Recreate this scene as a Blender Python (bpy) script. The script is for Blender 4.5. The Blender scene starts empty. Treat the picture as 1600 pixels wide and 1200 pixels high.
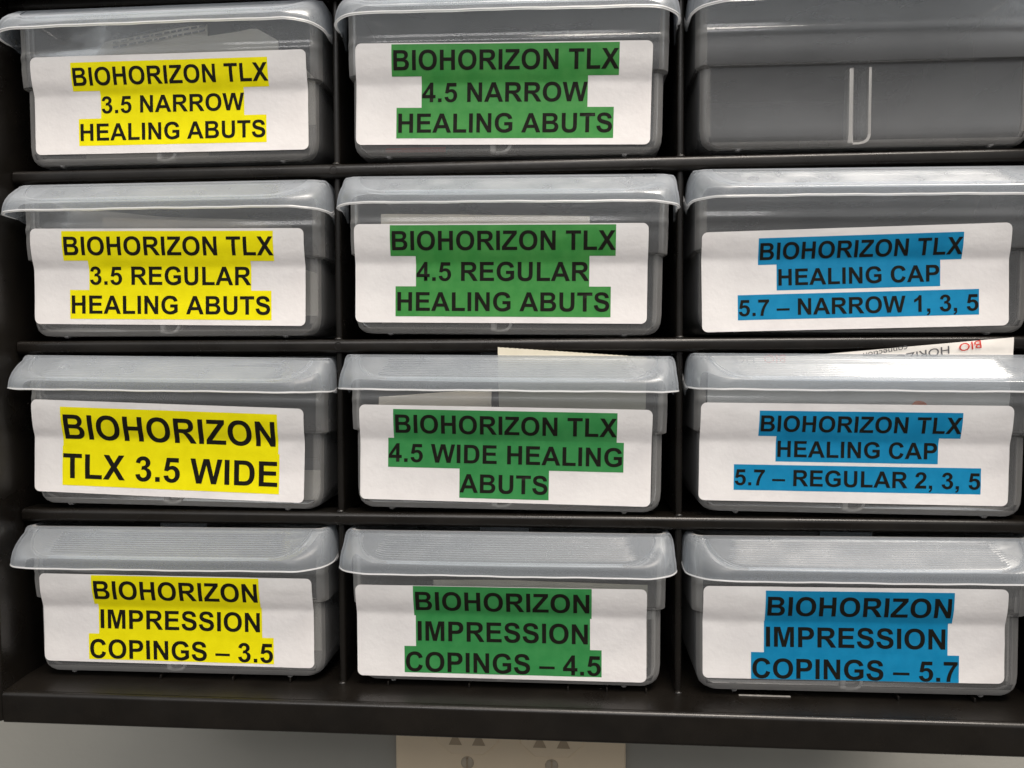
import bpy, bmesh, math, random
from mathutils import Vector, Matrix, noise

S = 0.001                      # the scene is written in millimetres, built in metres
scene = bpy.context.scene
COL = scene.collection
R = math.radians

# ------------------------------------------------------------------ camera
cam_d = bpy.data.cameras.new("camera")
cam = bpy.data.objects.new("camera", cam_d)
COL.objects.link(cam)
cam_d.sensor_width = 36.0
cam_d.lens = 27.0
cam_d.clip_start = 0.01
cam_d.clip_end = 50.0
cam.location = (12.24 * S, -273.66 * S, 0.0)
cam.matrix_world = (Matrix.Translation(cam.location) @ Matrix.Rotation(0.076, 4, 'Z') @ Matrix.Rotation(-0.0366, 4, 'X')
                    @ Matrix.Rotation(0.0036, 4, 'Y') @ Matrix.Rotation(math.pi / 2, 4, 'X'))
scene.camera = cam

# ------------------------------------------------------------------ light
world = bpy.data.worlds.new("World")
scene.world = world
world.use_nodes = True
bg = world.node_tree.nodes["Background"]
bg.inputs[1].default_value = 1.0
# the room around: pale ceiling, dimmer walls, dark floor
_wt = world.node_tree
_tc = _wt.nodes.new('ShaderNodeTexCoord')
_sx = _wt.nodes.new('ShaderNodeSeparateXYZ')
_rp = _wt.nodes.new('ShaderNodeValToRGB')
_wt.links.new(_tc.outputs['Generated'], _sx.inputs[0])
_mr = _wt.nodes.new('ShaderNodeMapRange')
_mr.inputs[1].default_value = -1.0
_wt.links.new(_sx.outputs[2], _mr.inputs[0])
_wt.links.new(_mr.outputs[0], _rp.inputs[0])
_rp.color_ramp.elements[0].position = 0.30
_rp.color_ramp.elements[0].color = (0.165, 0.148, 0.128, 1)
_rp.color_ramp.elements[1].position = 0.80
_rp.color_ramp.elements[1].color = (0.74, 0.73, 0.72, 1)
_e = _rp.color_ramp.elements.new(0.50); _e.color = (0.11, 0.112, 0.115, 1)
_e = _rp.color_ramp.elements.new(0.64); _e.color = (0.60, 0.60, 0.60, 1)
_nz = _wt.nodes.new('ShaderNodeTexNoise')               # uneven room: random noise added for soft, large reflections
_nz.inputs['Scale'].default_value = 2.6
_nz.inputs['Detail'].default_value = 1.5
_wt.links.new(_tc.outputs['Generated'], _nz.inputs['Vector'])
_nm = _wt.nodes.new('ShaderNodeMapRange')
_nm.inputs[1].default_value = 0.35
_nm.inputs[2].default_value = 0.65
_nm.inputs[3].default_value = 0.62
_nm.inputs[4].default_value = 1.35
_wt.links.new(_nz.outputs[0], _nm.inputs[0])
_wt.links.new(_nm.outputs[0], bg.inputs[1])
_wt.links.new(_rp.outputs[0], bg.inputs[0])

def area(name, loc, target, sx, sy, power, col):
    d = bpy.data.lights.new(name, 'AREA')
    d.shape = 'RECTANGLE'
    d.size, d.size_y, d.energy, d.color = sx, sy, power, col
    o = bpy.data.objects.new(name, d)
    COL.objects.link(o)
    o.location = loc
    o.rotation_euler = (Vector(target) - Vector(loc)).to_track_quat('-Z', 'Y').to_euler()
    return o

area("ceiling_panel_light", (0.50, -0.62, 1.50), (0.05, 0, 0), 1.3, 0.5, 48, (1.0, 0.90, 0.80))
area("far_fill_light", (-0.4, -3.6, 2.5), (0, 0, 0), 2.4, 1.2, 60, (1.0, 0.95, 0.92))  # added soft fill without a known source, lifts the shaded wall strip

vs = scene.view_settings
vs.view_transform = 'Standard'
vs.look = 'None'
vs.exposure = 0.0
vs.gamma = 1.0
vs.use_curve_mapping = False
scene.cycles.transparent_max_bounces = 32
scene.cycles.max_bounces = 14

# ------------------------------------------------------------------ materials
class NT:
    def __init__(s, name):
        s.m = bpy.data.materials.new(name)
        s.m.use_nodes = True
        s.t = s.m.node_tree
        s.t.nodes.clear()
        s.out = s.t.nodes.new('ShaderNodeOutputMaterial')
    def n(s, kind, **kw):
        nd = s.t.nodes.new(kind)
        for k, v in kw.items():
            if k.startswith('i_'):
                nd.inputs[int(k[2:])].default_value = v
            else:
                setattr(nd, k, v)
        return nd
    def l(s, a, b):
        s.t.links.new(a, b)
    def coord(s, scale):
        tc = s.n('ShaderNodeTexCoord')
        mp = s.n('ShaderNodeMapping')
        mp.inputs['Scale'].default_value = scale
        s.l(tc.outputs['Object'], mp.inputs[0])
        return mp.outputs[0]
    def noise(s, scale, detail=3, stretch=(1, 1, 1), rough=.55):
        nz = s.n('ShaderNodeTexNoise')
        nz.inputs['Scale'].default_value = scale
        nz.inputs['Detail'].default_value = detail
        nz.inputs['Roughness'].default_value = rough
        s.l(s.coord(stretch), nz.inputs['Vector'])
        return nz.outputs[0]
    def ramp(s, src, a, b, pa=.35, pb=.65):
        mr = s.n('ShaderNodeMapRange')
        mr.inputs[1].default_value = pa
        mr.inputs[2].default_value = pb
        mr.inputs[3].default_value = a
        mr.inputs[4].default_value = b
        s.l(src, mr.inputs[0])
        return mr.outputs[0]
    def mixc(s, fac, a, b):
        mx = s.n('ShaderNodeMix', data_type='RGBA')
        s.l(fac, mx.inputs[0])
        mx.inputs[6].default_value = (*a, 1)
        mx.inputs[7].default_value = (*b, 1)
        return mx.outputs[2]

def principled(name, col_a, col_b, rough_a, rough_b, nscale, spec=.5, bump=0, bscale=400, bdist=.0001, detail=4):
    N = NT(name)
    p = N.n('ShaderNodeBsdfPrincipled')
    nz = N.noise(nscale, detail)
    N.l(N.mixc(N.ramp(nz, 0, 1), col_a, col_b), p.inputs['Base Color'])
    N.l(N.ramp(N.noise(nscale * 2.3, detail), rough_a, rough_b), p.inputs['Roughness'])
    p.inputs['Specular IOR Level'].default_value = spec
    if bump:
        b = N.n('ShaderNodeBump')
        b.inputs['Strength'].default_value = bump
        b.inputs['Distance'].default_value = bdist
        N.l(N.noise(bscale, 3), b.inputs['Height'])
        N.l(b.outputs[0], p.inputs['Normal'])
    N.l(p.outputs[0], N.out.inputs[0])
    return N.m

def milky_plastic(name, trans_a, trans_b, col, rough, tl=.5, nscale=40, spec_ior=1.42, streak=(1, 1, 1), gloss=1.0):
    """frosted polypropylene: part see-through, part milky scatter, thin gloss coat"""
    N = NT(name)
    df = N.n('ShaderNodeBsdfDiffuse')
    df.inputs[0].default_value = (*col, 1)
    tr = N.n('ShaderNodeBsdfTranslucent')
    tr.inputs[0].default_value = (*col, 1)
    m1 = N.n('ShaderNodeMixShader')
    m1.inputs[0].default_value = tl
    N.l(df.outputs[0], m1.inputs[1]); N.l(tr.outputs[0], m1.inputs[2])
    tp = N.n('ShaderNodeBsdfTransparent')
    tp.inputs[0].default_value = (.96, .975, .985, 1)
    m2 = N.n('ShaderNodeMixShader')
    # light crosses more plastic at a slant: transmission ** (1 / cos)
    geo = N.n('ShaderNodeNewGeometry')
    dot = N.n('ShaderNodeVectorMath', operation='DOT_PRODUCT')
    N.l(geo.outputs['Incoming'], dot.inputs[0]); N.l(geo.outputs['Normal'], dot.inputs[1])
    ab = N.n('ShaderNodeMath', operation='ABSOLUTE')
    N.l(dot.outputs['Value'], ab.inputs[0])
    mx = N.n('ShaderNodeMath', operation='MAXIMUM')
    mx.inputs[1].default_value = .12
    N.l(ab.outputs[0], mx.inputs[0])
    inv = N.n('ShaderNodeMath', operation='DIVIDE')
    inv.inputs[0].default_value = 1.0
    N.l(mx.outputs[0], inv.inputs[1])
    pw = N.n('ShaderNodeMath', operation='POWER')
    N.l(N.ramp(N.noise(nscale, 4, streak), trans_a, trans_b, .3, .7), pw.inputs[0])
    N.l(inv.outputs[0], pw.inputs[1])
    N.l(pw.outputs[0], m2.inputs[0])
    N.l(m1.outputs[0], m2.inputs[1]); N.l(tp.outputs[0], m2.inputs[2])
    gl = N.n('ShaderNodeBsdfGlossy')
    N.l(N.ramp(N.noise(nscale * 3, 3), rough * .8, rough * 1.3), gl.inputs['Roughness'])
    bp = N.n('ShaderNodeBump')
    bp.inputs['Strength'].default_value = .25
    bp.inputs['Distance'].default_value = .0002
    N.l(N.noise(90, 2, (1, 1, 1.6)), bp.inputs['Height'])
    N.l(bp.outputs[0], gl.inputs['Normal'])
    fr = N.n('ShaderNodeFresnel')
    fr.inputs[0].default_value = spec_ior
    m3 = N.n('ShaderNodeMixShader')
    gm = N.n('ShaderNodeMath', operation='MULTIPLY')
    gm.inputs[1].default_value = gloss
    N.l(fr.outputs[0], gm.inputs[0])
    N.l(gm.outputs[0], m3.inputs[0])
    N.l(m2.outputs[0], m3.inputs[1]); N.l(gl.outputs[0], m3.inputs[2])
    N.l(m3.outputs[0], N.out.inputs[0])
    return N.m

def black_plastic():
    """moulded black plastic: fine grain, sparse dust specks and a few scuffs"""
    N = NT('black_plastic')
    p = N.n('ShaderNodeBsdfPrincipled')
    p.inputs['Specular IOR Level'].default_value = .42
    base = N.mixc(N.ramp(N.noise(60, 4), 0, 1), (.0052, .0043, .0035), (.0090, .0075, .0060))
    v = N.n('ShaderNodeTexVoronoi')
    v.inputs['Scale'].default_value = 95
    N.l(N.coord((1, 1, 1)), v.inputs['Vector'])
    sp = N.ramp(v.outputs['Distance'], 1, 0, .018, .034)
    pick = N.ramp(N.noise(37, 2), 0, 1, .56, .60)
    mul = N.n('ShaderNodeMath', operation='MULTIPLY')
    N.l(sp, mul.inputs[0]); N.l(pick, mul.inputs[1])
    mx = N.n('ShaderNodeMix', data_type='RGBA')
    N.l(mul.outputs[0], mx.inputs[0]); N.l(base, mx.inputs[6])
    mx.inputs[7].default_value = (.16, .15, .14, 1)
    N.l(mx.outputs[2], p.inputs['Base Color'])
    N.l(N.ramp(N.noise(45, 5), .24, .38), p.inputs['Roughness'])
    b = N.n('ShaderNodeBump')
    b.inputs['Strength'].default_value = .3
    b.inputs['Distance'].default_value = .00012
    N.l(N.noise(1100, 3), b.inputs['Height'])
    N.l(b.outputs[0], p.inputs['Normal'])
    N.l(p.outputs[0], N.out.inputs[0])
    return N.m
M_BLACK = black_plastic()
M_BIN = milky_plastic('frosted_bin_plastic', .85, .91, (.86, .87, .885), .10, tl=.42, nscale=22, spec_ior=1.62)
M_EDGE = milky_plastic('bin_edge_painted_glow', .70, .77, (.86, .855, .84), .14, tl=.5, nscale=40)  # whiter than the bin: light piped along moulded edges, put into the colour
M_LIP = milky_plastic('frosted_lip_plastic', .81, .875, (.60, .645, .70), .32, nscale=30, streak=(.4, 1, 1), gloss=.40)
M_RIM = milky_plastic('rim_painted_glow', .25, .40, (.86, .87, .88), .22, nscale=60)  # bright light-guiding line of the lip edge, painted as whiter plastic
M_RIB_BARE = milky_plastic('moulded_rib_plastic', .42, .60, (.86, .845, .82), .25, tl=.3, nscale=110, streak=(1, 1, .5))
M_RIB = milky_plastic('thick_frosted_plastic', .03, .07, (.93, .91, .88), .25, tl=.14)
M_PAPER = principled('label_paper', (.765, .74, .735), (.845, .825, .815), .55, .75, 55, spec=.25, bump=.6, bscale=520, bdist=.00016, detail=8)
M_INK = principled('black_toner', (.010, .0095, .007), (.012, .011, .008), .55, .7, 300, spec=.1)
M_YEL = principled('yellow_marker', (.86, .77, .002), (.92, .83, .004), .65, .75, 200, spec=.12)
M_GRN = principled('green_print', (.040, .250, .050), (.060, .285, .062), .45, .6, 200, spec=.25)
M_TEAL = principled('deep_green_print', (.032, .235, .062), (.045, .265, .074), .45, .6, 200, spec=.25)
M_BLU = principled('blue_print', (.003, .215, .430), (.006, .245, .475), .45, .6, 200, spec=.25)
M_WALL = principled('painted_wall', (.30, .297, .27), (.335, .33, .30), .6, .75, 9, spec=.3, bump=.3, bscale=220, bdist=.0004)
M_PLATE = principled('almond_plate', (.72, .60, .44), (.76, .635, .465), .3, .4, 30)
M_SLOT = principled('slot_dark', (.36, .285, .20), (.41, .325, .225), .6, .7, 60)
M_SCREW = principled('screw_metal', (.42, .36, .28), (.48, .42, .33), .35, .5, 300)
M_CARD = principled('cream_card', (.66, .62, .50), (.72, .68, .56), .6, .75, 120, spec=.25, bump=.3, bscale=500)
M_BEIGE = principled('beige_paper', (.88, .79, .66), (.94, .87, .76), .55, .7, 60, spec=.3)
M_WHITEP = principled('white_paper', (.66, .64, .61), (.74, .72, .69), .5, .65, 80, spec=.3)
M_GREYINK = principled('grey_ink', (.10, .10, .11), (.13, .13, .14), .5, .6, 200)
M_REDINK = principled('red_ink', (.62, .035, .02), (.68, .05, .03), .5, .6, 200)
M_ORANGE = principled('orange_cap', (.75, .18, .06), (.80, .22, .08), .4, .5, 100)
M_PALE = principled('pale_scuff', (.16, .15, .14), (.30, .29, .27), .5, .7, 400)

def crinkle(name, trans, col):
    N = NT(name)
    p = N.n('ShaderNodeBsdfPrincipled')
    p.inputs['Base Color'].default_value = (*col, 1)
    p.inputs['Roughness'].default_value = .22
    b = N.n('ShaderNodeBump')
    b.inputs['Strength'].default_value = .8
    b.inputs['Distance'].default_value = .001
    N.l(N.noise(70, 3), b.inputs['Height'])
    N.l(b.outputs[0], p.inputs['Normal'])
    tp = N.n('ShaderNodeBsdfTransparent')
    m = N.n('ShaderNodeMixShader')
    m.inputs[0].default_value = trans
    N.l(p.outputs[0], m.inputs[1]); N.l(tp.outputs[0], m.inputs[2])
    N.l(m.outputs[0], N.out.inputs[0])
    return N.m
M_POUCH = crinkle('pouch_film', .03, (.88, .85, .80))
M_FILM = crinkle('clear_film', .55, (.58, .54, .48))

# ------------------------------------------------------------------ builders
def finish(name, bm, mat, parent=None, smooth=True, sharp=35, loc=None):
    bmesh.ops.recalc_face_normals(bm, faces=bm.faces)
    me = bpy.data.meshes.new(name)
    if smooth:
        for f in bm.faces:
            f.smooth = True
        for e in bm.edges:
            if len(e.link_faces) == 2 and e.calc_face_angle(0) > R(sharp):
                e.smooth = False
    bm.to_mesh(me)
    bm.free()
    me.transform(Matrix.Scale(S, 4))
    me.materials.append(mat)
    o = bpy.data.objects.new(name, me)
    COL.objects.link(o)
    if parent:
        o.parent = parent
    if loc:
        o.location = [c * S for c in loc]
    return o

def empty(name, loc, label, cat, group=None, roll=0):
    o = bpy.data.objects.new(name, None)
    COL.objects.link(o)
    o.empty_display_size = .01
    o.location = [c * S for c in loc]
    o.rotation_euler = (0, -R(roll), 0)
    o['label'] = label
    o['category'] = cat
    if group:
        o['group'] = group
    return o

def tag(o, label, cat, group=None):
    o['label'] = label
    o['category'] = cat
    if group:
        o['group'] = group
    return o

def box(bm, x0, x1, y0, y1, z0, z1, bev=0, seg=2):
    m = Matrix.Translation(((x0 + x1) / 2, (y0 + y1) / 2, (z0 + z1) / 2)) @ Matrix.Diagonal((x1 - x0, y1 - y0, z1 - z0, 1))
    r = bmesh.ops.create_cube(bm, size=1, matrix=m)
    if bev:
        es = {e for v in r['verts'] for e in v.link_edges}
        bmesh.ops.bevel(bm, geom=list(es), offset=bev, segments=seg, affect='EDGES', profile=.5)

def loft(bm, rings, close=True):
    """rings: lists of vertex coordinates of equal length"""
    vr = [[bm.verts.new(p) for p in r] for r in rings]
    n = len(vr[0])
    for a, b in zip(vr, vr[1:]):
        for i in range(n if close else n - 1):
            j = (i + 1) % n
            bm.faces.new((a[i], a[j], b[j], b[i]))
    return vr

def sweep_profile(bm, prof, x0, x1, cols=2):
    """closed (y, z) profile extruded along x, ends capped"""
    rings = []
    for k in range(cols):
        x = x0 + (x1 - x0) * k / (cols - 1)
        rings.append([(x, y, z) for y, z in prof])
    vr = loft(bm, rings)
    bm.faces.new(vr[0]); bm.faces.new(vr[-1])

def arc(cx, cy, r, a0, a1, n):
    return [(cx + r * math.cos(R(a0 + (a1 - a0) * i / n)), cy + r * math.sin(R(a0 + (a1 - a0) * i / n))) for i in range(n + 1)]

def sheet(name, nx, nz, fn, thick, mat, parent=None, loc=None):
    bm = bmesh.new()
    g = [[bm.verts.new(fn(i / nx, k / nz)) for i in range(nx + 1)] for k in range(nz + 1)]
    for k in range(nz):
        for i in range(nx):
            bm.faces.new((g[k][i], g[k][i + 1], g[k + 1][i + 1], g[k + 1][i]))
    bmesh.ops.recalc_face_normals(bm, faces=bm.faces)
    bmesh.ops.solidify(bm, geom=bm.faces[:], thickness=thick)
    return finish(name, bm, mat, parent, loc=loc)

# ------------------------------------------------------------------ lettering: bold grotesque outlines, 2048 units to the em
G = {
'A': (1479, "M1471 0H1149L1021 333H435L314 0H0L571 1466H884ZM926 580L724 1124L526 580Z"),
'B': (1479, "M150 1466H736Q910 1466 995.5 1451.5Q1081 1437 1148.5 1391Q1216 1345 1261 1268.5Q1306 1192 1306 1097Q1306 994 1250.5 908Q1195 822 1100 779Q1234 740 1306 646Q1378 552 1378 425Q1378 325 1331.5 230.5Q1285 136 1204.5 79.5Q1124 23 1006 10Q932 2 649 0H150ZM446 1222V883H640Q813 883 855 888Q931 897 974.5 940.5Q1018 984 1018 1055Q1018 1123 980.5 1165.5Q943 1208 869 1217Q825 1222 616 1222ZM446 639V247H720Q880 247 923 256Q989 268 1030.5 314.5Q1072 361 1072 439Q1072 505 1040 551Q1008 597 947.5 618Q887 639 685 639Z"),
'C': (1479, "M1087 539L1374 448Q1308 208 1154.5 91.5Q1001 -25 765 -25Q473 -25 285 174.5Q97 374 97 720Q97 1086 286 1288.5Q475 1491 783 1491Q1052 1491 1220 1332Q1320 1238 1370 1062L1077 992Q1051 1106 968.5 1172Q886 1238 768 1238Q605 1238 503.5 1121Q402 1004 402 742Q402 464 502 346Q602 228 762 228Q880 228 965 303Q1050 378 1087 539Z"),
'D': (1479, "M148 1466H689Q872 1466 968 1438Q1097 1400 1189 1303Q1281 1206 1329 1065.5Q1377 925 1377 719Q1377 538 1332 407Q1277 247 1175 148Q1098 73 967 31Q869 0 705 0H148ZM444 1218V247H665Q789 247 844 261Q916 279 963.5 322Q1011 365 1041 463.5Q1071 562 1071 732Q1071 902 1041 993Q1011 1084 957 1135Q903 1186 820 1204Q758 1218 577 1218Z"),
'E': (1366, "M149 0V1466H1236V1218H445V893H1181V646H445V247H1264V0Z"),
'G': (1593, "M831 539V786H1469V202Q1376 112 1199.5 43.5Q1023 -25 842 -25Q612 -25 441 71.5Q270 168 184 347.5Q98 527 98 738Q98 967 194 1145Q290 1323 475 1418Q616 1491 826 1491Q1099 1491 1252.5 1376.5Q1406 1262 1450 1060L1156 1005Q1125 1113 1039.5 1175.5Q954 1238 826 1238Q632 1238 517.5 1115Q403 992 403 750Q403 489 519 358.5Q635 228 823 228Q916 228 1009.5 264.5Q1103 301 1170 353V539Z"),
'H': (1479, "M150 0V1466H446V889H1026V1466H1322V0H1026V641H446V0Z"),
'I': (569, "M140 0V1466H436V0Z"),
'L': (1251, "M157 0V1454H453V247H1189V0Z"),
'M': (1706, "M145 0V1466H588L854 466L1117 1466H1561V0H1286V1154L995 0H710L420 1154V0Z"),
'N': (1479, "M152 0V1466H440L1040 487V1466H1315V0H1018L427 956V0Z"),
'O': (1593, "M89 724Q89 948 156 1100Q206 1212 292.5 1301Q379 1390 482 1433Q619 1491 798 1491Q1122 1491 1316.5 1290Q1511 1089 1511 731Q1511 376 1318 175.5Q1125 -25 802 -25Q475 -25 282 174.5Q89 374 89 724ZM394 734Q394 485 509 356.5Q624 228 801 228Q978 228 1091.5 355.5Q1205 483 1205 738Q1205 990 1094.5 1114Q984 1238 801 1238Q618 1238 506 1112.5Q394 987 394 734Z"),
'P': (1366, "M149 0V1466H624Q894 1466 976 1444Q1102 1411 1187 1300.5Q1272 1190 1272 1015Q1272 880 1223 788Q1174 696 1098.5 643.5Q1023 591 945 574Q839 553 638 553H445V0ZM445 1218V802H607Q782 802 841 825Q900 848 933.5 897Q967 946 967 1011Q967 1091 920 1143Q873 1195 801 1208Q748 1218 588 1218Z"),
'R': (1479, "M150 0V1466H773Q1008 1466 1114.5 1426.5Q1221 1387 1285 1286Q1349 1185 1349 1055Q1349 890 1252 782.5Q1155 675 962 647Q1058 591 1120.5 524Q1183 457 1289 286L1468 0H1114L900 319Q786 490 744 534.5Q702 579 655 595.5Q608 612 506 612H446V0ZM446 846H665Q878 846 931 864Q984 882 1014 926Q1044 970 1044 1036Q1044 1110 1004.5 1155.5Q965 1201 893 1213Q857 1218 677 1218H446Z"),
'S': (1366, "M74 477L362 505Q388 360 467.5 292Q547 224 682 224Q825 224 897.5 284.5Q970 345 970 426Q970 478 939.5 514.5Q909 551 833 578Q781 596 596 642Q358 701 262 787Q127 908 127 1082Q127 1194 190.5 1291.5Q254 1389 373.5 1440Q493 1491 662 1491Q938 1491 1077.5 1370Q1217 1249 1224 1047L928 1034Q909 1147 846.5 1196.5Q784 1246 659 1246Q530 1246 457 1193Q410 1159 410 1102Q410 1050 454 1013Q510 966 726 915Q942 864 1045.5 809.5Q1149 755 1207.5 660.5Q1266 566 1266 427Q1266 301 1196 191Q1126 81 998 27.5Q870 -26 679 -26Q401 -26 252 102.5Q103 231 74 477Z"),
'T': (1251, "M479 0V1218H44V1466H1209V1218H775V0Z"),
'U': (1479, "M147 1466H443V672Q443 483 454 427Q473 337 544.5 282.5Q616 228 740 228Q866 228 930 279.5Q994 331 1007 406Q1020 481 1020 655V1466H1316V696Q1316 432 1292 323Q1268 214 1203.5 139Q1139 64 1031 19.5Q923 -25 749 -25Q539 -25 430.5 23.5Q322 72 259 149.5Q196 227 176 312Q147 438 147 684Z"),
'W': (1933, "M361 0L11 1466H314L535 459L803 1466H1155L1412 442L1637 1466H1935L1579 0H1265L973 1096L682 0Z"),
'X': (1366, "M0 0L501 765L47 1466H393L687 995L975 1466H1318L862 754L1363 0H1006L681 507L355 0Z"),
'Z': (1251, "M20 0V267L788 1218H107V1466H1169V1236L368 247H1199V0Z"),
'1': (1139, "M806 0H525V1059Q371 915 162 846V1101Q272 1137 401 1237.5Q530 1338 578 1472H806Z"),
'2': (1139, "M1036 261V0H51Q67 148 147 280.5Q227 413 463 632Q653 809 696 872Q754 959 754 1044Q754 1138 703.5 1188.5Q653 1239 564 1239Q476 1239 424 1186Q372 1133 364 1010L84 1038Q109 1270 241 1371Q373 1472 571 1472Q788 1472 912 1355Q1036 1238 1036 1064Q1036 965 1000.5 875.5Q965 786 888 688Q837 623 704 501Q571 379 535.5 339Q500 299 478 261Z"),
'3': (1139, "M77 389L349 422Q362 318 419 263Q476 208 557 208Q644 208 703.5 274Q763 340 763 452Q763 558 706 620Q649 682 567 682Q513 682 438 661L469 890Q583 887 643 939.5Q703 992 703 1079Q703 1153 659 1197Q615 1241 542 1241Q470 1241 419 1191Q368 1141 357 1045L98 1089Q125 1222 179.5 1301.5Q234 1381 331.5 1426.5Q429 1472 550 1472Q757 1472 882 1340Q985 1232 985 1096Q985 903 774 788Q900 761 975.5 667Q1051 573 1051 440Q1051 247 910 111Q769 -25 559 -25Q360 -25 229 89.5Q98 204 77 389Z"),
'4': (1139, "M638 0V295H38V541L674 1472H910V542H1092V295H910V0ZM638 542V1043L301 542Z"),
'5': (1139, "M91 377L371 406Q383 311 442 255.5Q501 200 578 200Q666 200 727 271.5Q788 343 788 487Q788 622 727.5 689.5Q667 757 570 757Q449 757 353 650L125 683L269 1446H1012V1183H482L438 934Q532 981 630 981Q817 981 947 845Q1077 709 1077 492Q1077 311 972 169Q829 -25 575 -25Q372 -25 244 84Q116 193 91 377Z"),
'7': (1139, "M86 1185V1446H1047V1242Q928 1125 805 906Q682 687 617.5 440.5Q553 194 554 0H283Q290 304 408.5 620Q527 936 725 1185Z"),
'.': (569, "M147 0V281H428V0Z"),
',': (569, "M135 281H416V80Q416 -42 395 -112.5Q374 -183 315.5 -238Q257 -293 167 -324L112 -208Q197 -180 233 -131Q269 -82 271 0H135Z"),
'\u2013': (1139, "M0 420V610H1139V420Z"),
' ': (569, ""),
}
import re
_gc = {}
def glyph(ch):
    """triangulated glyph: (verts, faces) in em units"""
    if ch in _gc:
        return _gc[ch]
    adv, path = G[ch]
    toks = re.findall(r'[MHVLQZ]|-?[\d.]+', path)
    loops, cur, i, cmd = [], None, 0, None
    x = y = 0.0
    while i < len(toks):
        if toks[i] in 'MHVLQZ':
            cmd = toks[i]; i += 1
            if cmd == 'Z':
                loops.append(cur); continue
        if cmd == 'M':
            x, y = float(toks[i]), float(toks[i + 1]); i += 2
            cur = [(x, y)]; cmd = 'L'
        elif cmd == 'L':
            x, y = float(toks[i]), float(toks[i + 1]); i += 2; cur.append((x, y))
        elif cmd == 'H':
            x = float(toks[i]); i += 1; cur.append((x, y))
        elif cmd == 'V':
            y = float(toks[i]); i += 1; cur.append((x, y))
        elif cmd == 'Q':
            a, b, c, d = [float(t) for t in toks[i:i + 4]]; i += 4
            for k in range(1, 6):
                t = k / 5
                cur.append(((1 - t) ** 2 * x + 2 * t * (1 - t) * a + t * t * c, (1 - t) ** 2 * y + 2 * t * (1 - t) * b + t * t * d))
            x, y = c, d
    if not loops:
        _gc[ch] = ([], []); return _gc[ch]
    cd = bpy.data.curves.new('glyph', 'CURVE')
    cd.dimensions = '2D'; cd.fill_mode = 'BOTH'
    for lp in loops:
        if abs(lp[0][0] - lp[-1][0]) < 1e-6 and abs(lp[0][1] - lp[-1][1]) < 1e-6:
            lp = lp[:-1]
        sp = cd.splines.new('POLY')
        sp.points.add(len(lp) - 1)
        for p, q in zip(sp.points, lp):
            p.co = (q[0] / 2048, q[1] / 2048, 0, 1)
        sp.use_cyclic_u = True
    o = bpy.data.objects.new('glyph', cd)
    me = o.to_mesh()
    res = ([tuple(v.co[:2]) for v in me.vertices], [tuple(p.vertices) for p in me.polygons])
    o.to_mesh_clear()
    bpy.data.objects.remove(o)
    bpy.data.curves.remove(cd)
    _gc[ch] = res
    return res

def width(text):
    return sum(G[c][0] for c in text) / 2048

def write(bm, text, u0, v0, em):
    for ch in text:
        vs_, fs = glyph(ch)
        bv = [bm.verts.new((u0 + a * em, 0, v0 + b * em)) for a, b in vs_]
        for f in fs:
            try:
                bm.faces.new([bv[i] for i in f])
            except ValueError:
                pass
        u0 += G[ch][0] / 2048 * em

# ------------------------------------------------------------------ the rack grid
D0, PX, ZR, PZ = -72.24, 123.0, 69.48, 63.256
XL = D0 - PX            # inner face of the left post
XR = D0 + 2 * PX        # inner face of the right post
ZTOP = ZR + PZ
ZLEDGE = ZR - 3 * PZ - 0.9
BACK = 138.0

def cell(i, j):
    return (D0 + (j - .5) * PX, 0, ZR - i * PZ)

# wall behind
bm = bmesh.new()
box(bm, -1600, 1600, 140.5, 200, -1300, 1500)
wall = finish('wall', bm, M_WALL, smooth=False)
wall['kind'] = 'structure'

# ------------------------------------------------------------------ rack
rack = empty('drawer_rack', (0, 0, ZLEDGE - 12), 'black plastic wall rack with three columns of small clear drawers', 'storage rack')
rk = (0, 0, -(ZLEDGE - 12))
def rpart(name, bm, smooth=True, mat=M_BLACK):
    return finish(name, bm, mat, rack, smooth, loc=rk)

def rail_profile(z1, z0, y0, y1, r=1.7):
    return [(y0 + r - r * math.sin(R(a)), z1 - r + r * math.cos(R(a))) for a in range(0, 91, 15)] + \
           [(y0 + r - r * math.cos(R(a)), z0 + r - r * math.sin(R(a))) for a in range(0, 91, 15)] + [(y1, z0), (y1, z1)]

for i in range(-1, 3):
    bm = bmesh.new()
    z = ZR - i * PZ
    sweep_profile(bm, rail_profile(z, z - 5.0, -.3, 9), XL + .6, XR - .6)
    rpart('shelf_rail', bm)
    bm = bmesh.new()
    box(bm, XL + .02, XR - .02, 9.02, BACK, z - 4.4, z - 2.6)
    rpart('shelf_panel', bm, False)
for j in range(2):
    x = D0 + j * PX
    for i in range(-1, 3):
        z1 = ZR - i * PZ - 5.02
        z0 = ZR - (i + 1) * PZ + .02 if i < 2 else ZLEDGE + .02
        bm = bmesh.new()
        prof = [(x + a, 1.5 + b) for a, b in [(-1.25, 136)] + [(-1.25 * math.cos(R(t)), -1.25 * math.sin(R(t)) + 1.6) for t in range(0, 181, 20)] + [(1.25, 136)]]
        vr = loft(bm, [[(p, q, z0) for p, q in prof], [(p, q, z1) for p, q in prof]])
        bm.faces.new(vr[0]); bm.faces.new(vr[1])
        # small fillet where the divider runs into the bar below
        bmesh.ops.create_uvsphere(bm, u_segments=14, v_segments=8, radius=1.0, matrix=Matrix.Translation((x, 1.6, z0)) @ Matrix.Diagonal((1.6, 1.2, .9, 1)))
        rpart('divider', bm)
for s in (-1, 1):
    xi = XL if s < 0 else XR
    bm = bmesh.new()
    box(bm, min(xi, xi + s * 13), max(xi, xi + s * 13), -12.4, BACK, ZLEDGE - 12, ZTOP + 10, .9, 3)
    rpart('side_post', bm)
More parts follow.
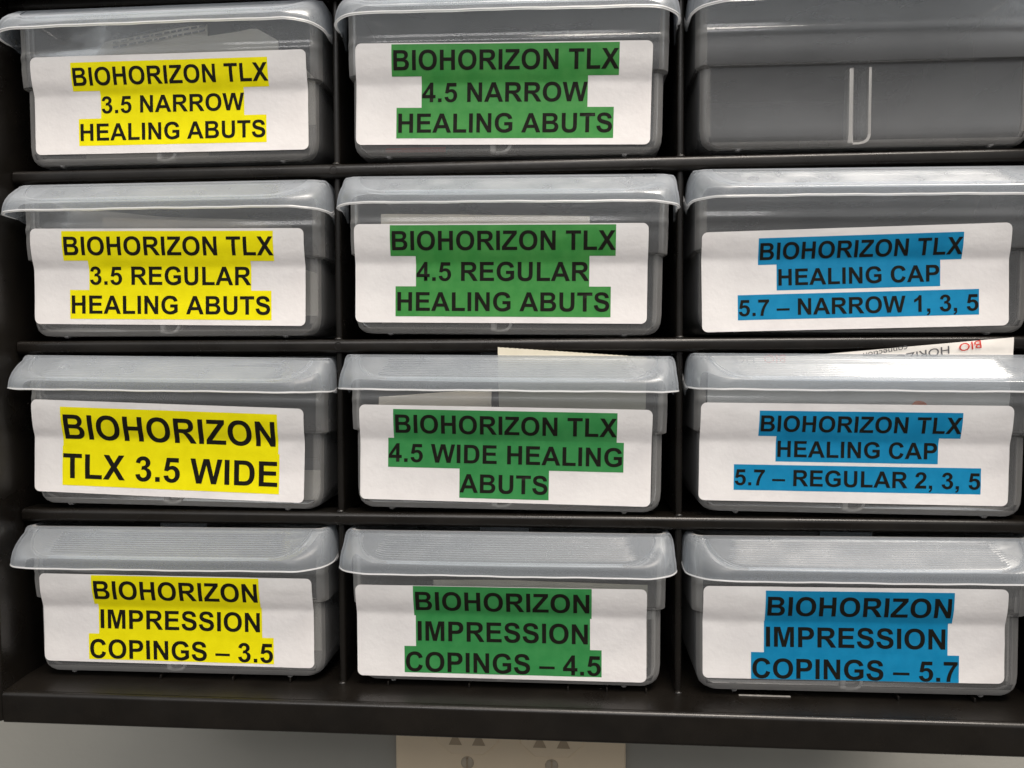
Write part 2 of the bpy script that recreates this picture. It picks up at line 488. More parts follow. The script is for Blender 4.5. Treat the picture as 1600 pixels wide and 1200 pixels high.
# bottom ledge: shallow sloped shelf, rounded nose, front face
bm = bmesh.new()
r = 1.6
prof = [(BACK, ZLEDGE), (.2, ZLEDGE), (-1.2, ZLEDGE - .15), (-10.4, ZLEDGE - 1.0)] + \
       [(-12 + r - r * math.sin(R(a)), ZLEDGE - 1.15 - r + r * math.cos(R(a))) for a in range(0, 91, 15)] + \
       [(-12 + .3, ZLEDGE - 11)] + [(-11.7 + 1.2 - 1.2 * math.cos(R(a)), ZLEDGE - 11.6 - 1.2 * math.sin(R(a))) for a in range(0, 91, 30)] + [(BACK, ZLEDGE - 12.8)]
sweep_profile(bm, prof, XL + .03, XR - .03)
rpart('bottom_ledge', bm)
bm = bmesh.new()
box(bm, XL + .03, XR - .03, -12, BACK, ZTOP + .05, ZTOP + 9, 1.2, 3)
rpart('top_panel', bm)
bm = bmesh.new()
box(bm, XL - 10, XR + 10, BACK + .02, BACK + 2, ZLEDGE - 10, ZTOP + 8)
rpart('back_panel', bm, False)
# round ejector marks where bars cross
for (x, z) in ((D0 - .6, ZR - 2.5), (D0 - .4, ZR - 2 * PZ - 2.6), (D0 + .5, ZR - PZ - 2.4)):
    bm = bmesh.new()
    rings = []
    for t in range(0, 360, 18):
        c, s_ = math.cos(R(t)), math.sin(R(t))
        rings.append([(x + (1.35 + .14 * math.cos(R(q))) * c, -.34 + .1 * math.sin(R(q)), z + (1.35 + .14 * math.cos(R(q))) * s_) for q in range(0, 360, 60)])
    loft(bm, rings + [rings[0]])
    bmesh.ops.remove_doubles(bm, verts=bm.verts, dist=.001)
    rpart('mould_mark', bm)
# small upright ribs standing on the ledge under the lowest drawers
for j, xs in ((0, (-8, 20, 42)), (1, (-44, -14, 22, 36, 50)), (2, (14.4, 40.1))):
    for x in xs:
        cx = cell(3, j)[0] + x
        bm = bmesh.new()
        box(bm, cx - .35, cx + .35, .3, 6, ZLEDGE + .03, ZLEDGE + 1.7, .25, 2)
        rpart('support_rib', bm)

# ------------------------------------------------------------------ drawers
def rring(w, y0, y1, z, r=3.5, n=5):
    pts = []
    hw = w / 2
    for cx, cy, a0 in ((-hw + r, y0 + r, 180), (hw - r, y0 + r, 270), (hw - r, y1 - r, 0), (-hw + r, y1 - r, 90)):
        pts += [(x, y, z) for x, y in arc(cx, cy, r, a0, a0 + 90, n)]
    return pts

OUT = [(1.2, 98.5, 1.4), (1.5, 103, .6), (2.3, 106, .25), (3.6, 108.4, .1), (5.6, 109.8, 0), (8.6, 110.4, 0),
       (28.9, 110.6, 0), (29.3, 111.0, -.15), (29.5, 112.6, -.8), (29.8, 113.4, -1.12), (30.2, 113.5, -1.18), (33, 113.6, -1.55), (36.5, 113.7, -1.85),
       (38.6, 113.75, -1.7), (39.4, 113.8, -1.85), (40.0, 113.8, -2.02), (40.6, 113.8, -2.09), (41.3, 113.8, -2.0), (42.0, 113.8, -1.78), (42.6, 113.8, -1.62), (43.6, 113.8, -1.6), (57, 114.0, -2.1)]
INN = [(57, 111.8, -1.0), (45, 111.6, -.6), (37, 111.5, -.6), (31.0, 111.4, -.1), (30.4, 111.0, .05), (30.1, 109.2, .7), (29.8, 108.6, 1.0),
       (29.3, 108.4, 1.1), (8.6, 108.2, 1.1), (5.8, 107.6, 1.15), (4.2, 106, 1.25), (3.1, 103, 1.7), (2.7, 99, 2.3)]

def make_bin():
    bm = bmesh.new()
    rings = [rring(w, y0, 126, z) for z, w, y0 in OUT] + [rring(w, y0, 124.9, z, 2.6) for z, w, y0 in INN]
    vr = loft(bm, rings)
    bm.faces.new(vr[0]); bm.faces.new(vr[-1])
    for x in (-42, 42):                                   # little feet under the front edge
        vr = loft(bm, [[(x + 1.0 * k * math.cos(R(t)), y + .35, 1.5 - .85 * k * math.sin(R(t))) for t in range(0, 181, 30)] for y, k in ((-.05, .6), (.25, 1), (2.5, 1))], close=False)
        bm.faces.new(vr[0])
    bmesh.ops.recalc_face_normals(bm, faces=bm.faces)
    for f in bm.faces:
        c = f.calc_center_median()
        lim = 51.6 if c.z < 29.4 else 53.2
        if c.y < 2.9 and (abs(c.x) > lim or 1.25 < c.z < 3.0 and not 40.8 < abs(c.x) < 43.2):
            f.material_index = 1  # front corners and floor edge get the painted edge glow
    return bm

def make_lip(seed):
    """visor grip: sloped ribbed tray inside a rounded crease, outer band falling to a beaded skirt"""
    rnd = random.Random(seed)
    zt, zc, zb, yt, yc = 57.0, 49.4, 44.9, -2.2, -14.2
    def slope_z(y):
        return zt + (zc - zt) * (yt - y) / (yt - yc)
    # crease path (elliptic corners) and skirt path, matched point for point
    NA, NX = 16, 44
    Cp, Bp = [], []
    for k in range(4):                                     # left flank, along the body rim
        y = 6.5 - 7.2 * k / 3
        Cp.append((-57.0, y, zt)); Bp.append((-59.9, y - .4, zb))
    fl = len(Cp)
    for k in range(NA + 1):
        a = R(90 * k / NA)
        y = yt + (yc - yt) * math.sin(a)
        Cp.append((-52.0 + 11.5 * (1 - math.cos(a)), y, slope_z(y)))
        by = -3.6 - 12.4 * math.sin(a)
        Bp.append((-59.9 + 12.8 * (1 - math.cos(a)), by, zb))
    xa, xb = Cp[-1][0], Bp[-1][0]
    for k in range(1, NX):
        t = k / NX
        bow = .35 * math.sin(math.pi * t)
        Cp.append((xa + (-2 * xa) * t, yc - bow, zc)); Bp.append((xb + (-2 * xb) * t, -16.0 - bow, zb))
    n0 = len(Cp)
    half = [(-x, y, z) for x, y, z in Cp[:fl + NA + 1]][::-1]
    halfb = [(-x, y, z) for x, y, z in Bp[:fl + NA + 1]][::-1]
    Cp += half; Bp += halfb
    n = len(Cp)
    bm = bmesh.new()
    # outer band
    rings = [list(Cp)]
    ph = rnd.uniform(0, 6)
    for q in (.12, .25, .4, .55, .7, .85, .95):
        a = math.pi / 2 * q
        f, g = math.sin(a) ** .62, 1 - math.cos(a)
        rings.append([(C[0] + (B[0] - C[0]) * f, C[1] + (B[1] - C[1]) * f, C[2] + (B[2] + .5 - C[2]) * g) for C, B in zip(Cp, Bp)])
    nrm = []
    for i in range(n):
        a, b = Bp[max(0, i - 1)], Bp[min(n - 1, i + 1)]
        dx, dy = b[0] - a[0], b[1] - a[1]
        l = math.hypot(dx, dy)
        nrm.append((dy / l, -dx / l))
    for o_, dz in ((.05, .50), (.20, .28), (.26, .02)):
        rings.append([(B[0] + m[0] * o_, B[1] + m[1] * o_, B[2] + dz + .07 * math.sin(i * .31 + ph) + .05 * math.sin(i * .83 + 2 * ph)) for i, (B, m) in enumerate(zip(Bp, nrm))])
    vr = loft(bm, rings, close=False)
    bm.faces.ensure_lookup_table()
    for f in bm.faces[-2 * (n - 1):]:                      # beaded edge, its light-piped bright line put into whiter plastic
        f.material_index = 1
    for ring, k0 in zip(vr[-4:], (.3, .6, .85, 1)):        # skirt rises at its back ends
        for i in range(4):
            for e in (i, n - 1 - i):
                ring[e].co.z += k0 * (3 - i) ** 1.5 * .9
    # tray with grip ribs
    NR = 11
    ts = [0, .03, .06] + [.09 + .74 * k / (NR * 4) for k in range(NR * 4 + 1)] + [.86, .89, .92, .94, .955, .97, .985, 1.0]
    ia, ib = fl, n - 1 - fl
    trays = []
    for t in ts:
        row = []
        for i in range(ia, ib + 1):
            C = Cp[i]
            u = (i - ia) / (ib - ia)
            tx = C[0] * (1 + .0 * t) if abs(C[0]) < 44 else math.copysign(44 + (abs(C[0]) - 44), C[0])
            x = tx + (C[0] - tx) * t
            y = yt + (C[1] - yt) * t
            depth = (yt - C[1]) / (yt - yc)               # 0 at the ends, 1 along the front
            hol = -(.95 * min(1, (1 - t) / .07) ** .8 * (1 - .85 * (1 - t)) ) * depth ** .5 * min(1, t / .3)
            rib = 0
            if .09 <= t <= .83:
                f = max(0.0, min(1.0, (43.0 + 3.5 * t - abs(x)) / .8))
                q = (t - .09) / .74 * NR
                rib = .17 * f * (1 - abs(2 * (q - math.floor(q)) - 1))
            row.append((x, y, slope_z(y) + hol + rib))
        trays.append(row)
    loft(bm, trays, close=False)
    bmesh.ops.remove_doubles(bm, verts=bm.verts, dist=.004)
    bmesh.ops.dissolve_degenerate(bm, edges=bm.edges, dist=.002)
    bmesh.ops.recalc_face_normals(bm, faces=bm.faces)
    if sum(f.normal.z for f in bm.faces) < 0:
        bmesh.ops.reverse_faces(bm, faces=bm.faces[:])
    bmesh.ops.solidify(bm, geom=bm.faces[:], thickness=.9)
    return bm

def make_slot(y0=.35, foot=True):
    """two moulded ribs that hold a divider, joined by a curved foot; their roots show through the front"""
    bm = bmesh.new()
    box(bm, -5.5, -3.4, y0, 4.4, 2.4, 28.3, .5, 3)
    box(bm, 1.1, 2.4, y0, 9.5, 5.4, 28.3, .3, 3)
    outer = [(2.28, 5.6), (2.1, 4.4), (1.4, 3.2), (.2, 2.45), (-1.6, 2.15), (-3.7, 2.1)]
    inner = [(1.25, 5.6), (1.1, 4.7), (.6, 3.8), (-.2, 3.2), (-1.7, 2.85), (-3.7, 2.8)]
    vo = [[bm.verts.new((x, y, z)) for x, z in outer] for y in (y0 + .02, 3.2)]
    vi = [[bm.verts.new((x, y, z)) for x, z in inner] for y in (y0 + .02, 3.2)]
    for k in range(5):
        bm.faces.new((vo[0][k], vo[0][k + 1], vi[0][k + 1], vi[0][k]))
        bm.faces.new((vo[1][k], vi[1][k], vi[1][k + 1], vo[1][k + 1]))
        bm.faces.new((vo[0][k], vo[1][k], vo[1][k + 1], vo[0][k + 1]))
        bm.faces.new((vi[0][k], vi[0][k + 1], vi[1][k + 1], vi[1][k]))
    return bm

def prof_y(z):
    t = max(0.0, min(1.0, (38.0 - z) / 11.5))
    y = -2.15 + 2.12 * t * t
    # small radius where the paper turns back to the lower panel
    d = z - 26.5
    return y + .10 * max(0.0, 1 - abs(d) / 1.6) ** 2 * (-1)

def make_label(drawer, spec, seed):
    cx, cz, ang, w, h = spec['ctr'][0], spec['ctr'][1], spec['ang'] - spec['roll'], spec['w'], spec['h']
    # the drawer may be rolled: bring the measured centre into its own frame
    a = R(-spec['roll'])
    cx, cz = cx * math.cos(a) - cz * math.sin(a), cx * math.sin(a) + cz * math.cos(a)
    ca, sa = math.cos(R(ang)), math.sin(R(ang))
    off3 = Vector((seed * 7.3, seed * 3.1, 0))
    def drape(bm, lift, uv=True, bx=3.0):
        for v in bm.verts:
            u, q = v.co.x, v.co.z
            v.co = (cx + u * ca - q * sa, 0, cz + u * sa + q * ca)
        zs = [6 + k * 2.0 for k in range(10)] + [24.6 + .6 * k for k in range(24)]
        for z in zs:
            bmesh.ops.bisect_plane(bm, geom=bm.verts[:] + bm.edges[:] + bm.faces[:], plane_co=(0, 0, z), plane_no=(0, 0, 1))
        x = -57.0
        while x < 57:
            bmesh.ops.bisect_plane(bm, geom=bm.verts[:] + bm.edges[:] + bm.faces[:], plane_co=(x, 0, 0), plane_no=(1, 0, 0))
            x += bx
        for v in bm.verts:
            p = Vector((v.co.x / 22, v.co.z / 9, 0)) + off3
            wr = .12 + .13 * noise.noise(p) + .09 * noise.noise(p * 2.3 + Vector((5, 1, 0)))
            # corners lift a touch
            v.co.y = prof_y(v.co.z) - max(.03, wr) - lift
    # paper
    bm = bmesh.new()
    rr = 2.0
    pts = []
    for px, pz, a0 in ((-w / 2 + rr, -h / 2 + rr, 180), (w / 2 - rr, -h / 2 + rr, 270), (w / 2 - rr, h / 2 - rr, 0), (-w / 2 + rr, h / 2 - rr, 90)):
        pts += arc(px, pz, rr, a0, a0 + 90, 5)
    bm.faces.new([bm.verts.new((x, 0, z)) for x, z in pts])
    drape(bm, .06)
    bmesh.ops.recalc_face_normals(bm, faces=bm.faces)
    bmesh.ops.solidify(bm, geom=bm.faces[:], thickness=.03)
    paper = finish('paper_label', bm, M_PAPER, drawer, sharp=60)
    # coloured bands and letters
    bh, bt = bmesh.new(), bmesh.new()
    v = spec['top']
    for k, (text, du) in enumerate(spec['lines']):
        em = spec['em']
        tw = width(text) * em
        ph = spec['pitch'] if k < len(spec['lines']) - 1 else spec.get('last', spec['pitch'])
        if k == len(spec['lines']) - 1:
            v -= spec.get('gap', 0)
        u0 = spec['u'] + du - tw / 2
        top, bot = min(v, h / 2 - .05), max(v - ph, -h / 2 + .05)
        bh.faces.new([bh.verts.new(c) for c in ((u0, 0, bot), (u0 + tw, 0, bot), (u0 + tw, 0, top), (u0, 0, top))])
        write(bt, text, u0, v - spec.get('base', .938) * em * spec['pitch'] / (1.149 * em), em)
        v -= ph
    bmesh.ops.remove_doubles(bt, verts=bt.verts, dist=.0005)
    drape(bh, .125)
    drape(bt, .19)
    for b in (bh, bt):
        bmesh.ops.recalc_face_normals(b, faces=b.faces)
        if sum(f.normal.y for f in b.faces) > 0:
            bmesh.ops.reverse_faces(b, faces=b.faces[:])
    finish_flat('highlight_band', bh, spec['mat'], paper)
    finish_flat('lettering', bt, M_INK, paper)

def finish_flat(name, bm, mat, parent):
    me = bpy.data.meshes.new(name)
    for f in bm.faces:
        f.smooth = True
    bm.to_mesh(me); bm.free()
    me.transform(Matrix.Scale(S, 4))
    me.materials.append(mat)
    o = bpy.data.objects.new(name, me)
    COL.objects.link(o)
    o.parent = parent
    return o

PT = 1.02 * .35278
B_ = 'BIOHORIZON'
LAB = {
(0, 0): dict(ctr=(.3, 22.5), ang=-.2, roll=0.0, w=103.4, h=34.8, mat=M_YEL, em=24 * PT, pitch=9.85, top=15.1, u=.6, lines=[(B_ + ' TLX', 0), ('3.5 NARROW', .3), ('HEALING ABUTS', .1)],
             label='clear drawer with yellow highlighted sticker for 3.5 narrow healing abuts'),
(0, 1): dict(ctr=(-1.1, 22.4), ang=-1.3, roll=-.7, w=104.4, h=34.9, mat=M_GRN, em=26 * PT, pitch=10.73, top=17.0, u=.8, lines=[(B_ + ' TLX', 0), ('4.5 NARROW', 0), ('HEALING ABUTS', .1)],
             label='clear drawer with green highlighted sticker for 4.5 narrow healing abuts'),
(1, 0): dict(ctr=(-1.6, 22.9), ang=-.8, roll=-.1, w=103.5, h=35.0, mat=M_YEL, em=26 * PT, pitch=10.70, top=16.6, u=.4, lines=[(B_ + ' TLX', 0), ('3.5 REGULAR', .2), ('HEALING ABUTS', .2)],
             label='clear drawer with yellow highlighted sticker for 3.5 regular healing abuts'),
(1, 1): dict(ctr=(-2.2, 22.7), ang=-.7, roll=-.7, w=104.3, h=34.9, mat=M_GRN, em=26 * PT, pitch=10.73, top=17.0, u=.9, lines=[(B_ + ' TLX', 0), ('4.5 REGULAR', 0), ('HEALING ABUTS', .1)],
             label='clear drawer with green highlighted sticker for 4.5 regular healing abuts'),
(1, 2): dict(ctr=(-3.1, 19.6), ang=1.0, roll=-.6, w=102.5, h=34.4, mat=M_BLU, em=22 * PT, pitch=8.95, top=14.6, u=1.9, gap=1.3, last=8.7, lines=[(B_ + ' TLX', 0), ('HEALING CAP', -.3), ('5.7 \u2013 NARROW 1, 3, 5', -.6)],
             label='clear drawer with blue highlighted sticker for 5.7 healing cap narrow'),
(2, 0): dict(ctr=(-3.0, 22.2), ang=-1.9, roll=-.75, w=103.9, h=34.8, mat=M_YEL, em=36 * PT, pitch=14.8, top=15.0, u=.7, lines=[(B_, 0), ('TLX 3.5 WIDE', .1)],
             label='clear drawer whose yellow sticker has just two lines ending in 3.5 wide'),
(2, 1): dict(ctr=(-.9, 21.3), ang=-1.0, roll=-.55, w=104.7, h=34.6, mat=M_TEAL, em=26 * PT, pitch=10.6, top=15.9, u=.1, lines=[(B_ + ' TLX', 0), ('4.5 WIDE HEALING', .2), ('ABUTS', .1)],
             label='clear drawer with green highlighted sticker for 4.5 wide healing abuts'),
(2, 2): dict(ctr=(-2.7, 22.5), ang=-.6, roll=-.55, w=104.3, h=34.6, mat=M_BLU, em=22 * PT, pitch=8.95, top=14.7, u=1.8, gap=1.2, last=9.0, lines=[(B_ + ' TLX', 0), ('HEALING CAP', -.4), ('5.7 \u2013 REGULAR 2, 3, 5', -.3)],
             label='clear drawer with blue highlighted sticker for 5.7 healing cap regular'),
(3, 0): dict(ctr=(-.8, 22.0), ang=-.1, roll=.25, w=104.7, h=34.0, mat=M_YEL, em=28 * PT, pitch=11.4, last=9.8, top=16.7, u=.6, lines=[(B_, -.3), ('IMPRESSION', .5), ('COPINGS \u2013 3.5', .6)],
             label='clear drawer with yellow highlighted sticker for impression copings 3.5'),
(3, 1): dict(ctr=(-2.6, 20.1), ang=.1, roll=0.0, w=105.1, h=34.3, mat=M_TEAL, em=28 * PT, pitch=11.4, last=9.8, top=17.0, u=.8, lines=[(B_, .1), ('IMPRESSION', .1), ('COPINGS \u2013 4.5', 0)],
             label='clear drawer with green highlighted sticker for impression copings 4.5'),
(3, 2): dict(ctr=(-2.1, 22.6), ang=.4, roll=.3, w=102.5, h=33.6, mat=M_BLU, em=28 * PT * .985, pitch=11.3, last=9.6, top=15.4, u=1.5, lines=[(B_, .4), ('IMPRESSION', -.3), ('COPINGS \u2013 5.7', -.6)],
             label='clear drawer with blue highlighted sticker for impression copings 5.7'),
}
DRAWERS = {}
bin_me = slot_me = None
for i in range(4):
    for j in range(3):
        sp = LAB.get((i, j))
        roll = sp['roll'] if sp else -.35
        lab = sp['label'] if sp else 'empty clear drawer without any sticker, at the right of the top row'
        x, y, z = cell(i, j)
        d = empty('storage_drawer', (x, y, z + .25), lab, 'drawer', 'clear drawers in the black rack', roll)
        DRAWERS[(i, j)] = d
        if bin_me is None:
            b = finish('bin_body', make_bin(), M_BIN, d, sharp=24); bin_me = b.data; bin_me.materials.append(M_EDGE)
            s = finish('divider_slot', make_slot(), M_RIB, d); slot_me = s.data
        else:
            keep = slot_me
            if not sp:                                  # the empty drawer shows its slot clearly: ribs moulded right through
                slot_me = finish('spare', make_slot(-.02), M_RIB_BARE, None)
                slot_ob, slot_me = slot_me, slot_me.data
                bpy.data.objects.remove(slot_ob)
            for nm, me in (('bin_body', bin_me), ('divider_slot', slot_me)):
                o = bpy.data.objects.new(nm, me); COL.objects.link(o); o.parent = d
            slot_me = keep
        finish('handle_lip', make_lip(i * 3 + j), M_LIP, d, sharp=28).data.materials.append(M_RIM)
        if (i, j) in ((1, 2), (2, 1), (3, 0), (3, 1), (3, 2)):
            bm = bmesh.new()
            box(bm, -10.4, 7.6, 7.0, 8.0, 54.5, 58.0 if i == 3 else 59.4, .3, 2)
            finish('stop_tab', bm, M_LIP, d)
        if sp:
            make_label(d, sp, i * 3 + j + 1)

# ------------------------------------------------------------------ things inside the drawers
def at(i, j, y=0):
    x, _, z = cell(i, j)
    return (x, y, z)

def wavy(x0, x1, z0, z1, y, amp, seed, slant=0, tops=None, lean=0):
    o = Vector((seed * 3.7, seed, 0))
    def fn(u, v):
        zt = z1 if tops is None else tops(u)
        x = x0 + (x1 - x0) * u + slant * v
        z = z0 + (zt - z0) * v
        return (x, y + lean * v + amp * noise.noise(Vector((x / 14, z / 10, 0)) + o), z)
    return fn

def lines_on(name, parent, x0, x1, z0, y, n, dz, ang, mat):
    """rows of unreadably small print as short dashes"""
    bm = bmesh.new()
    rnd = random.Random(n * 7 + int(x0))
    for k in range(n):
        x = x0
        while x < x1:
            l = rnd.uniform(.8, 3)
            zz = z0 - k * dz + (x - x0) * math.tan(R(ang))
            vsx = [bm.verts.new(p) for p in ((x, y, zz), (x + l, y, zz + l * math.tan(R(ang))), (x + l, y, zz + .7 + l * math.tan(R(ang))), (x, y, zz + .7))]
            bm.faces.new(vsx)
            x += l + rnd.uniform(.4, .9)
    return finish_flat(name, bm, mat, parent)

PK = 'packets stored inside the drawers'
p = sheet('paper_packet', 24, 14, wavy(-22, 40, 6, 0, 3.0, .8, 1, tops=lambda u: 42.5 + 8.0 * min(1, u / .86) - (5 * max(0, u - .86) / .14)), .4, M_BEIGE, loc=at(0, 0))
tag(p, 'beige paper packet leaning behind the 3.5 narrow yellow sticker', 'packet', PK)
p = sheet('paper_packet', 24, 14, wavy(-36, 12, 5, 0, 6.0, .8, 2, tops=lambda u: 46 + 7.5 * u ** .7), .4, M_BEIGE, loc=at(0, 0))
tag(p, 'printed paper packet behind the beige one in the 3.5 narrow drawer', 'packet', PK)
lines_on('small_print', p, -24, 10, 49, 4.9, 3, 1.7, 8, M_GREYINK)
p = sheet('plastic_pouch', 10, 14, wavy(46.5, 52.5, 16, 38, 7, .8, 3, tops=lambda u: 39 - 6.5 * u), .4, M_BEIGE, loc=at(0, 0))
tag(p, 'small pale pouch seen right of the 3.5 narrow yellow sticker', 'pouch', PK)
p = sheet('plastic_pouch', 30, 14, wavy(-52, 44, 6, 0, 3.2, 1.2, 4, tops=lambda u: 48.6 - 6.5 * u ** 1.6 + .6 * math.sin(u * 9)), .3, M_FILM, loc=at(1, 0))
tag(p, 'crinkled clear pouch along the front of the 3.5 regular drawer', 'pouch', PK)
p = sheet('paper_packet', 20, 14, wavy(-30, 34, 6, 0, 6, 1.0, 5, tops=lambda u: 46.5 - 3 * u), .4, M_BEIGE, loc=at(1, 0))
tag(p, 'beige packet behind the crinkled pouch in the 3.5 regular drawer', 'packet', PK)
p = sheet('plastic_pouch', 10, 14, wavy(45, 52.5, 9, 0, 7, .9, 6, tops=lambda u: 27 - 2.5 * u), .3, M_BEIGE, loc=at(1, 0))
tag(p, 'pale pouch seen right of the 3.5 regular yellow sticker', 'pouch', PK)
p = sheet('paper_packet', 24, 12, wavy(-47, 30, 6, 0, 9, 1.0, 7, tops=lambda u: 46.5 - 2 * u), .4, M_BEIGE, loc=at(1, 1))
tag(p, 'pale packet inside the 4.5 regular drawer, above the green sticker', 'packet', PK)
p = sheet('paper_packet', 10, 10, wavy(44, 52.5, 3.2, 14.5, 7, .5, 8), .4, M_BEIGE, loc=at(2, 0))
tag(p, 'beige packet low in the 3.5 wide drawer, beside its yellow sticker', 'packet', PK)
p = sheet('paper_packet', 20, 12, wavy(-48, -6, 8, 0, 7, .9, 9, tops=lambda u: 42 + 3 * u), .4, M_BEIGE, loc=at(2, 1))
tag(p, 'brownish packet left of the cream card in the 4.5 wide drawer', 'packet', PK)
p = sheet('paper_packet', 10, 12, wavy(46.5, 53, 9, 0, 7, .9, 10, tops=lambda u: 30 - 2 * u), .4, M_BEIGE, loc=at(3, 0))
tag(p, 'beige packet right of the sticker in the 3.5 copings drawer', 'packet', PK)
p = sheet('paper_packet', 24, 10, wavy(-28, 51, 6, 0, 7, .6, 11, tops=lambda u: 36.9 + .4 * math.sin(5 * u)), .4, M_CARD, loc=at(3, 1))
tag(p, 'cream packet just above the sticker in the 4.5 copings drawer', 'packet', PK)
p = sheet('paper_packet', 8, 10, wavy(47.5, 53.5, 24.6, 27.6, 5, .2, 12), .4, M_WHITEP, loc=at(3, 1))
tag(p, 'white folded slip right of the sticker in the 4.5 copings drawer', 'slip', PK)
p = sheet('paper_packet', 14, 8, wavy(-44, -22, 4, 6.2, 5, .3, 13), .4, M_REDINK, loc=at(0, 1))
tag(p, 'reddish packet lying on the floor of the 4.5 narrow drawer', 'packet', PK)

# cream card standing up out of the 4.5 wide drawer, perforated top edge
def card_fn(u, v):
    top = 60.2 - 3.7 * u / 1.0 - (.12 if int(u * 60) % 2 else 0)
    z = 8 + (top - 8) * v
    y = 3.2 - 3.9 * max(0, min(1, (z - 35) / 18)) ** 1.3
    return (-2.8 + 52.5 * u, y, z)
p = sheet('card', 60, 30, card_fn, -.35, M_CARD, loc=at(2, 1))
tag(p, 'cream card with rough torn edge sticking up out of the 4.5 wide drawer', 'card')

# clear printed pouch bulging out of the 5.7 regular drawer
def pouch_front(z):
    return 3.2 - 2.6 * max(0.0, min(1.0, (z - 28) / 6)) - 1.7 * max(0.0, min(1.0, (z - 36) / 19)) ** 1.2
def pouch_fn(u, v):
    x = -52 + 101.5 * u
    top = 57.5 + (5.2 * (x + 10) / 59.5 if x > -10 else .06 * (x + 10))
    z = 6 + (top - 6) * v
    k = max(0.0, min(1.0, (52 - z) / 5))
    w = (.9 * abs(noise.noise(Vector((x / 11, z / 7, 3)))) + .6 * abs(noise.noise(Vector((x / 5, z / 9, 8))))) * k
    if z > 57.6:
        w = -.35 * (1 + noise.noise(Vector((x / 9, z / 6, 1)))) * min(1, (z - 57.6) / 2)
    return (x, pouch_front(z) + w, z)
pouch = sheet('plastic_pouch', 80, 60, pouch_fn, -.15, M_POUCH, loc=at(2, 2))
tag(pouch, 'clear printed pouch sticking up out of the 5.7 regular drawer, upside down', 'pouch')
def font_part(name, text, size, pos, rot, mat, parent, surf):
    cu = bpy.data.curves.new('txt', 'FONT')
    cu.body = text; cu.size = 1.0; cu.resolution_u = 3
    o = bpy.data.objects.new('txt', cu)
    me = o.to_mesh()
    bm = bmesh.new(); bm.from_mesh(me)
    o.to_mesh_clear(); bpy.data.objects.remove(o); bpy.data.curves.remove(cu)
    ca, sa = math.cos(R(rot)), math.sin(R(rot))
    for v in bm.verts:
        a, b = v.co.x * size * 1.22, v.co.y * size
        v.co = (pos[0] + a * ca - b * sa, 0, pos[1] + a * sa + b * ca)
    for k in range(40):
        bmesh.ops.bisect_plane(bm, geom=bm.verts[:] + bm.edges[:] + bm.faces[:], plane_co=(0, 0, 36 + .7 * k), plane_no=(0, 0, 1))
    for v in bm.verts:
        v.co.y = surf(v.co.z) - .30 - .6 * max(0, min(1, (v.co.z - 57.6) / 2)) - (.45 * max(0, min(1, (53 - v.co.z) / 2)))
    for f in bm.faces:
        f.normal_update()
    return finish_flat(name, bm, mat, parent)
font_part('lettering', 'BIO', 3.9, (38.8, 61.9), 190.5, M_REDINK, pouch, pouch_front)
font_part('lettering', 'HORIZONS', 3.9, (28.6, 60.0), 190.5, M_GREYINK, pouch, pouch_front)
font_part('lettering', 'connection', 2.7, (14.6, 60.2), 190.5, M_GREYINK, pouch, pouch_front)
font_part('lettering', 'BIO', 3.9, (-25.5, 57.1), 181, M_REDINK, pouch, pouch_front)
font_part('lettering', 'HO', 3.9, (-36.0, 57.0), 181, M_GREYINK, pouch, pouch_front)
# orange cap inside the pouch
bm = bmesh.new()
bmesh.ops.create_uvsphere(bm, u_segments=20, v_segments=12, radius=2.6, matrix=Matrix.Translation((19.8, .7, 39.0)) @ Matrix.Diagonal((1.15, .35, .9, 1)))
cap = finish('orange_cap', bm, M_ORANGE, loc=at(2, 2))
tag(cap, 'orange round cap showing above the 5.7 regular blue sticker', 'cap')

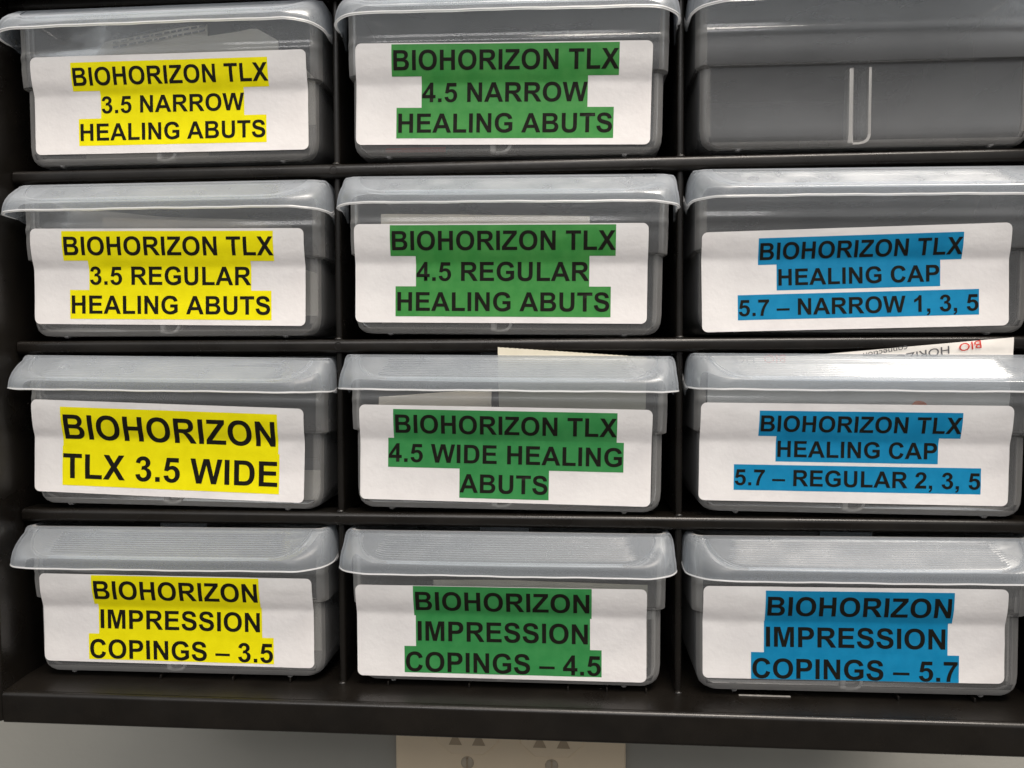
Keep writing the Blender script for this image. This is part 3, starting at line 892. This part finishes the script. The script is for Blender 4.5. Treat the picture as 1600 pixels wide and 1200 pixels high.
# pale sliver of plastic caught on the ledge under the 5.7 copings drawer
bm = bmesh.new()
box(bm, -40.4, -22.4, .3, 1.2, ZLEDGE - cell(3, 2)[2] + .05, ZLEDGE - cell(3, 2)[2] + .45, .15, 2)
tag(finish('plastic_sliver', bm, M_PALE, loc=at(3, 2)), 'pale thin plastic sliver lying on the ledge under the 5.7 copings drawer', 'sliver')

# ------------------------------------------------------------------ wall outlet below the rack
ox, oz = -21.1, -222.2
outlet = empty('wall_outlet', (ox, 140.4, oz), 'almond double wall outlet half hidden below the black rack', 'wall outlet')
ol = (0, 0, 0)
bm = bmesh.new()
box(bm, -63, 63, -5.0, .05, -58, 58, 2.2, 3)
finish('cover_plate', bm, M_PLATE, outlet)
for sx in (-23, 23):
    for sz in (-19.5, 19.5):
        bm = bmesh.new()
        pr = []
        hw, hh = 16.8, 14.3
        for px, pz in ((-hw, -hh + 7), (-hw + 8, -hh), (hw - 8, -hh), (hw, -hh + 7), (hw, hh - 7), (hw - 8, hh), (-hw + 8, hh), (-hw, hh - 7)):
            pr.append((sx + px, sz + pz))
        vr = loft(bm, [[(sx + (x - sx) * k, y, sz + (z - sz) * k) for x, z in pr] for y, k in ((-4.9, 1), (-6.0, 1), (-6.5, .97))])
        bm.faces.new(vr[-1])
        rc = finish('receptacle', bm, M_PLATE, outlet)
        bm = bmesh.new()
        for hx in (-6.4, 6.4):
            box(bm, sx + hx - 1.1, sx + hx + 1.1, -6.9, -6.52, sz + 1.5, sz + 9.5)
        for hx in (-6.4, 6.4):
            pts = [(sx + hx - 3.6, sz - 9), (sx + hx + 3.6, sz - 9), (sx + hx + .9, sz - 3.5), (sx + hx - .9, sz - 3.5)]
            vr = loft(bm, [[(x, y, z) for x, z in pts] for y in (-6.52, -6.75)])
            bm.faces.new(vr[-1])
        finish('slots', bm, M_SLOT, rc, smooth=False)
    bm = bmesh.new()
    bmesh.ops.create_uvsphere(bm, u_segments=20, v_segments=10, radius=3.6, matrix=Matrix.Translation((sx, -5.0, 0)) @ Matrix.Diagonal((1, .4, 1, 1)))
    sc = finish('screw', bm, M_SCREW, outlet)
    bm = bmesh.new()
    box(bm, sx - .5, sx + .5, -6.7, -5.9, -3.2, 3.2)
    finish('screw_slot', bm, M_SLOT, sc, smooth=False)
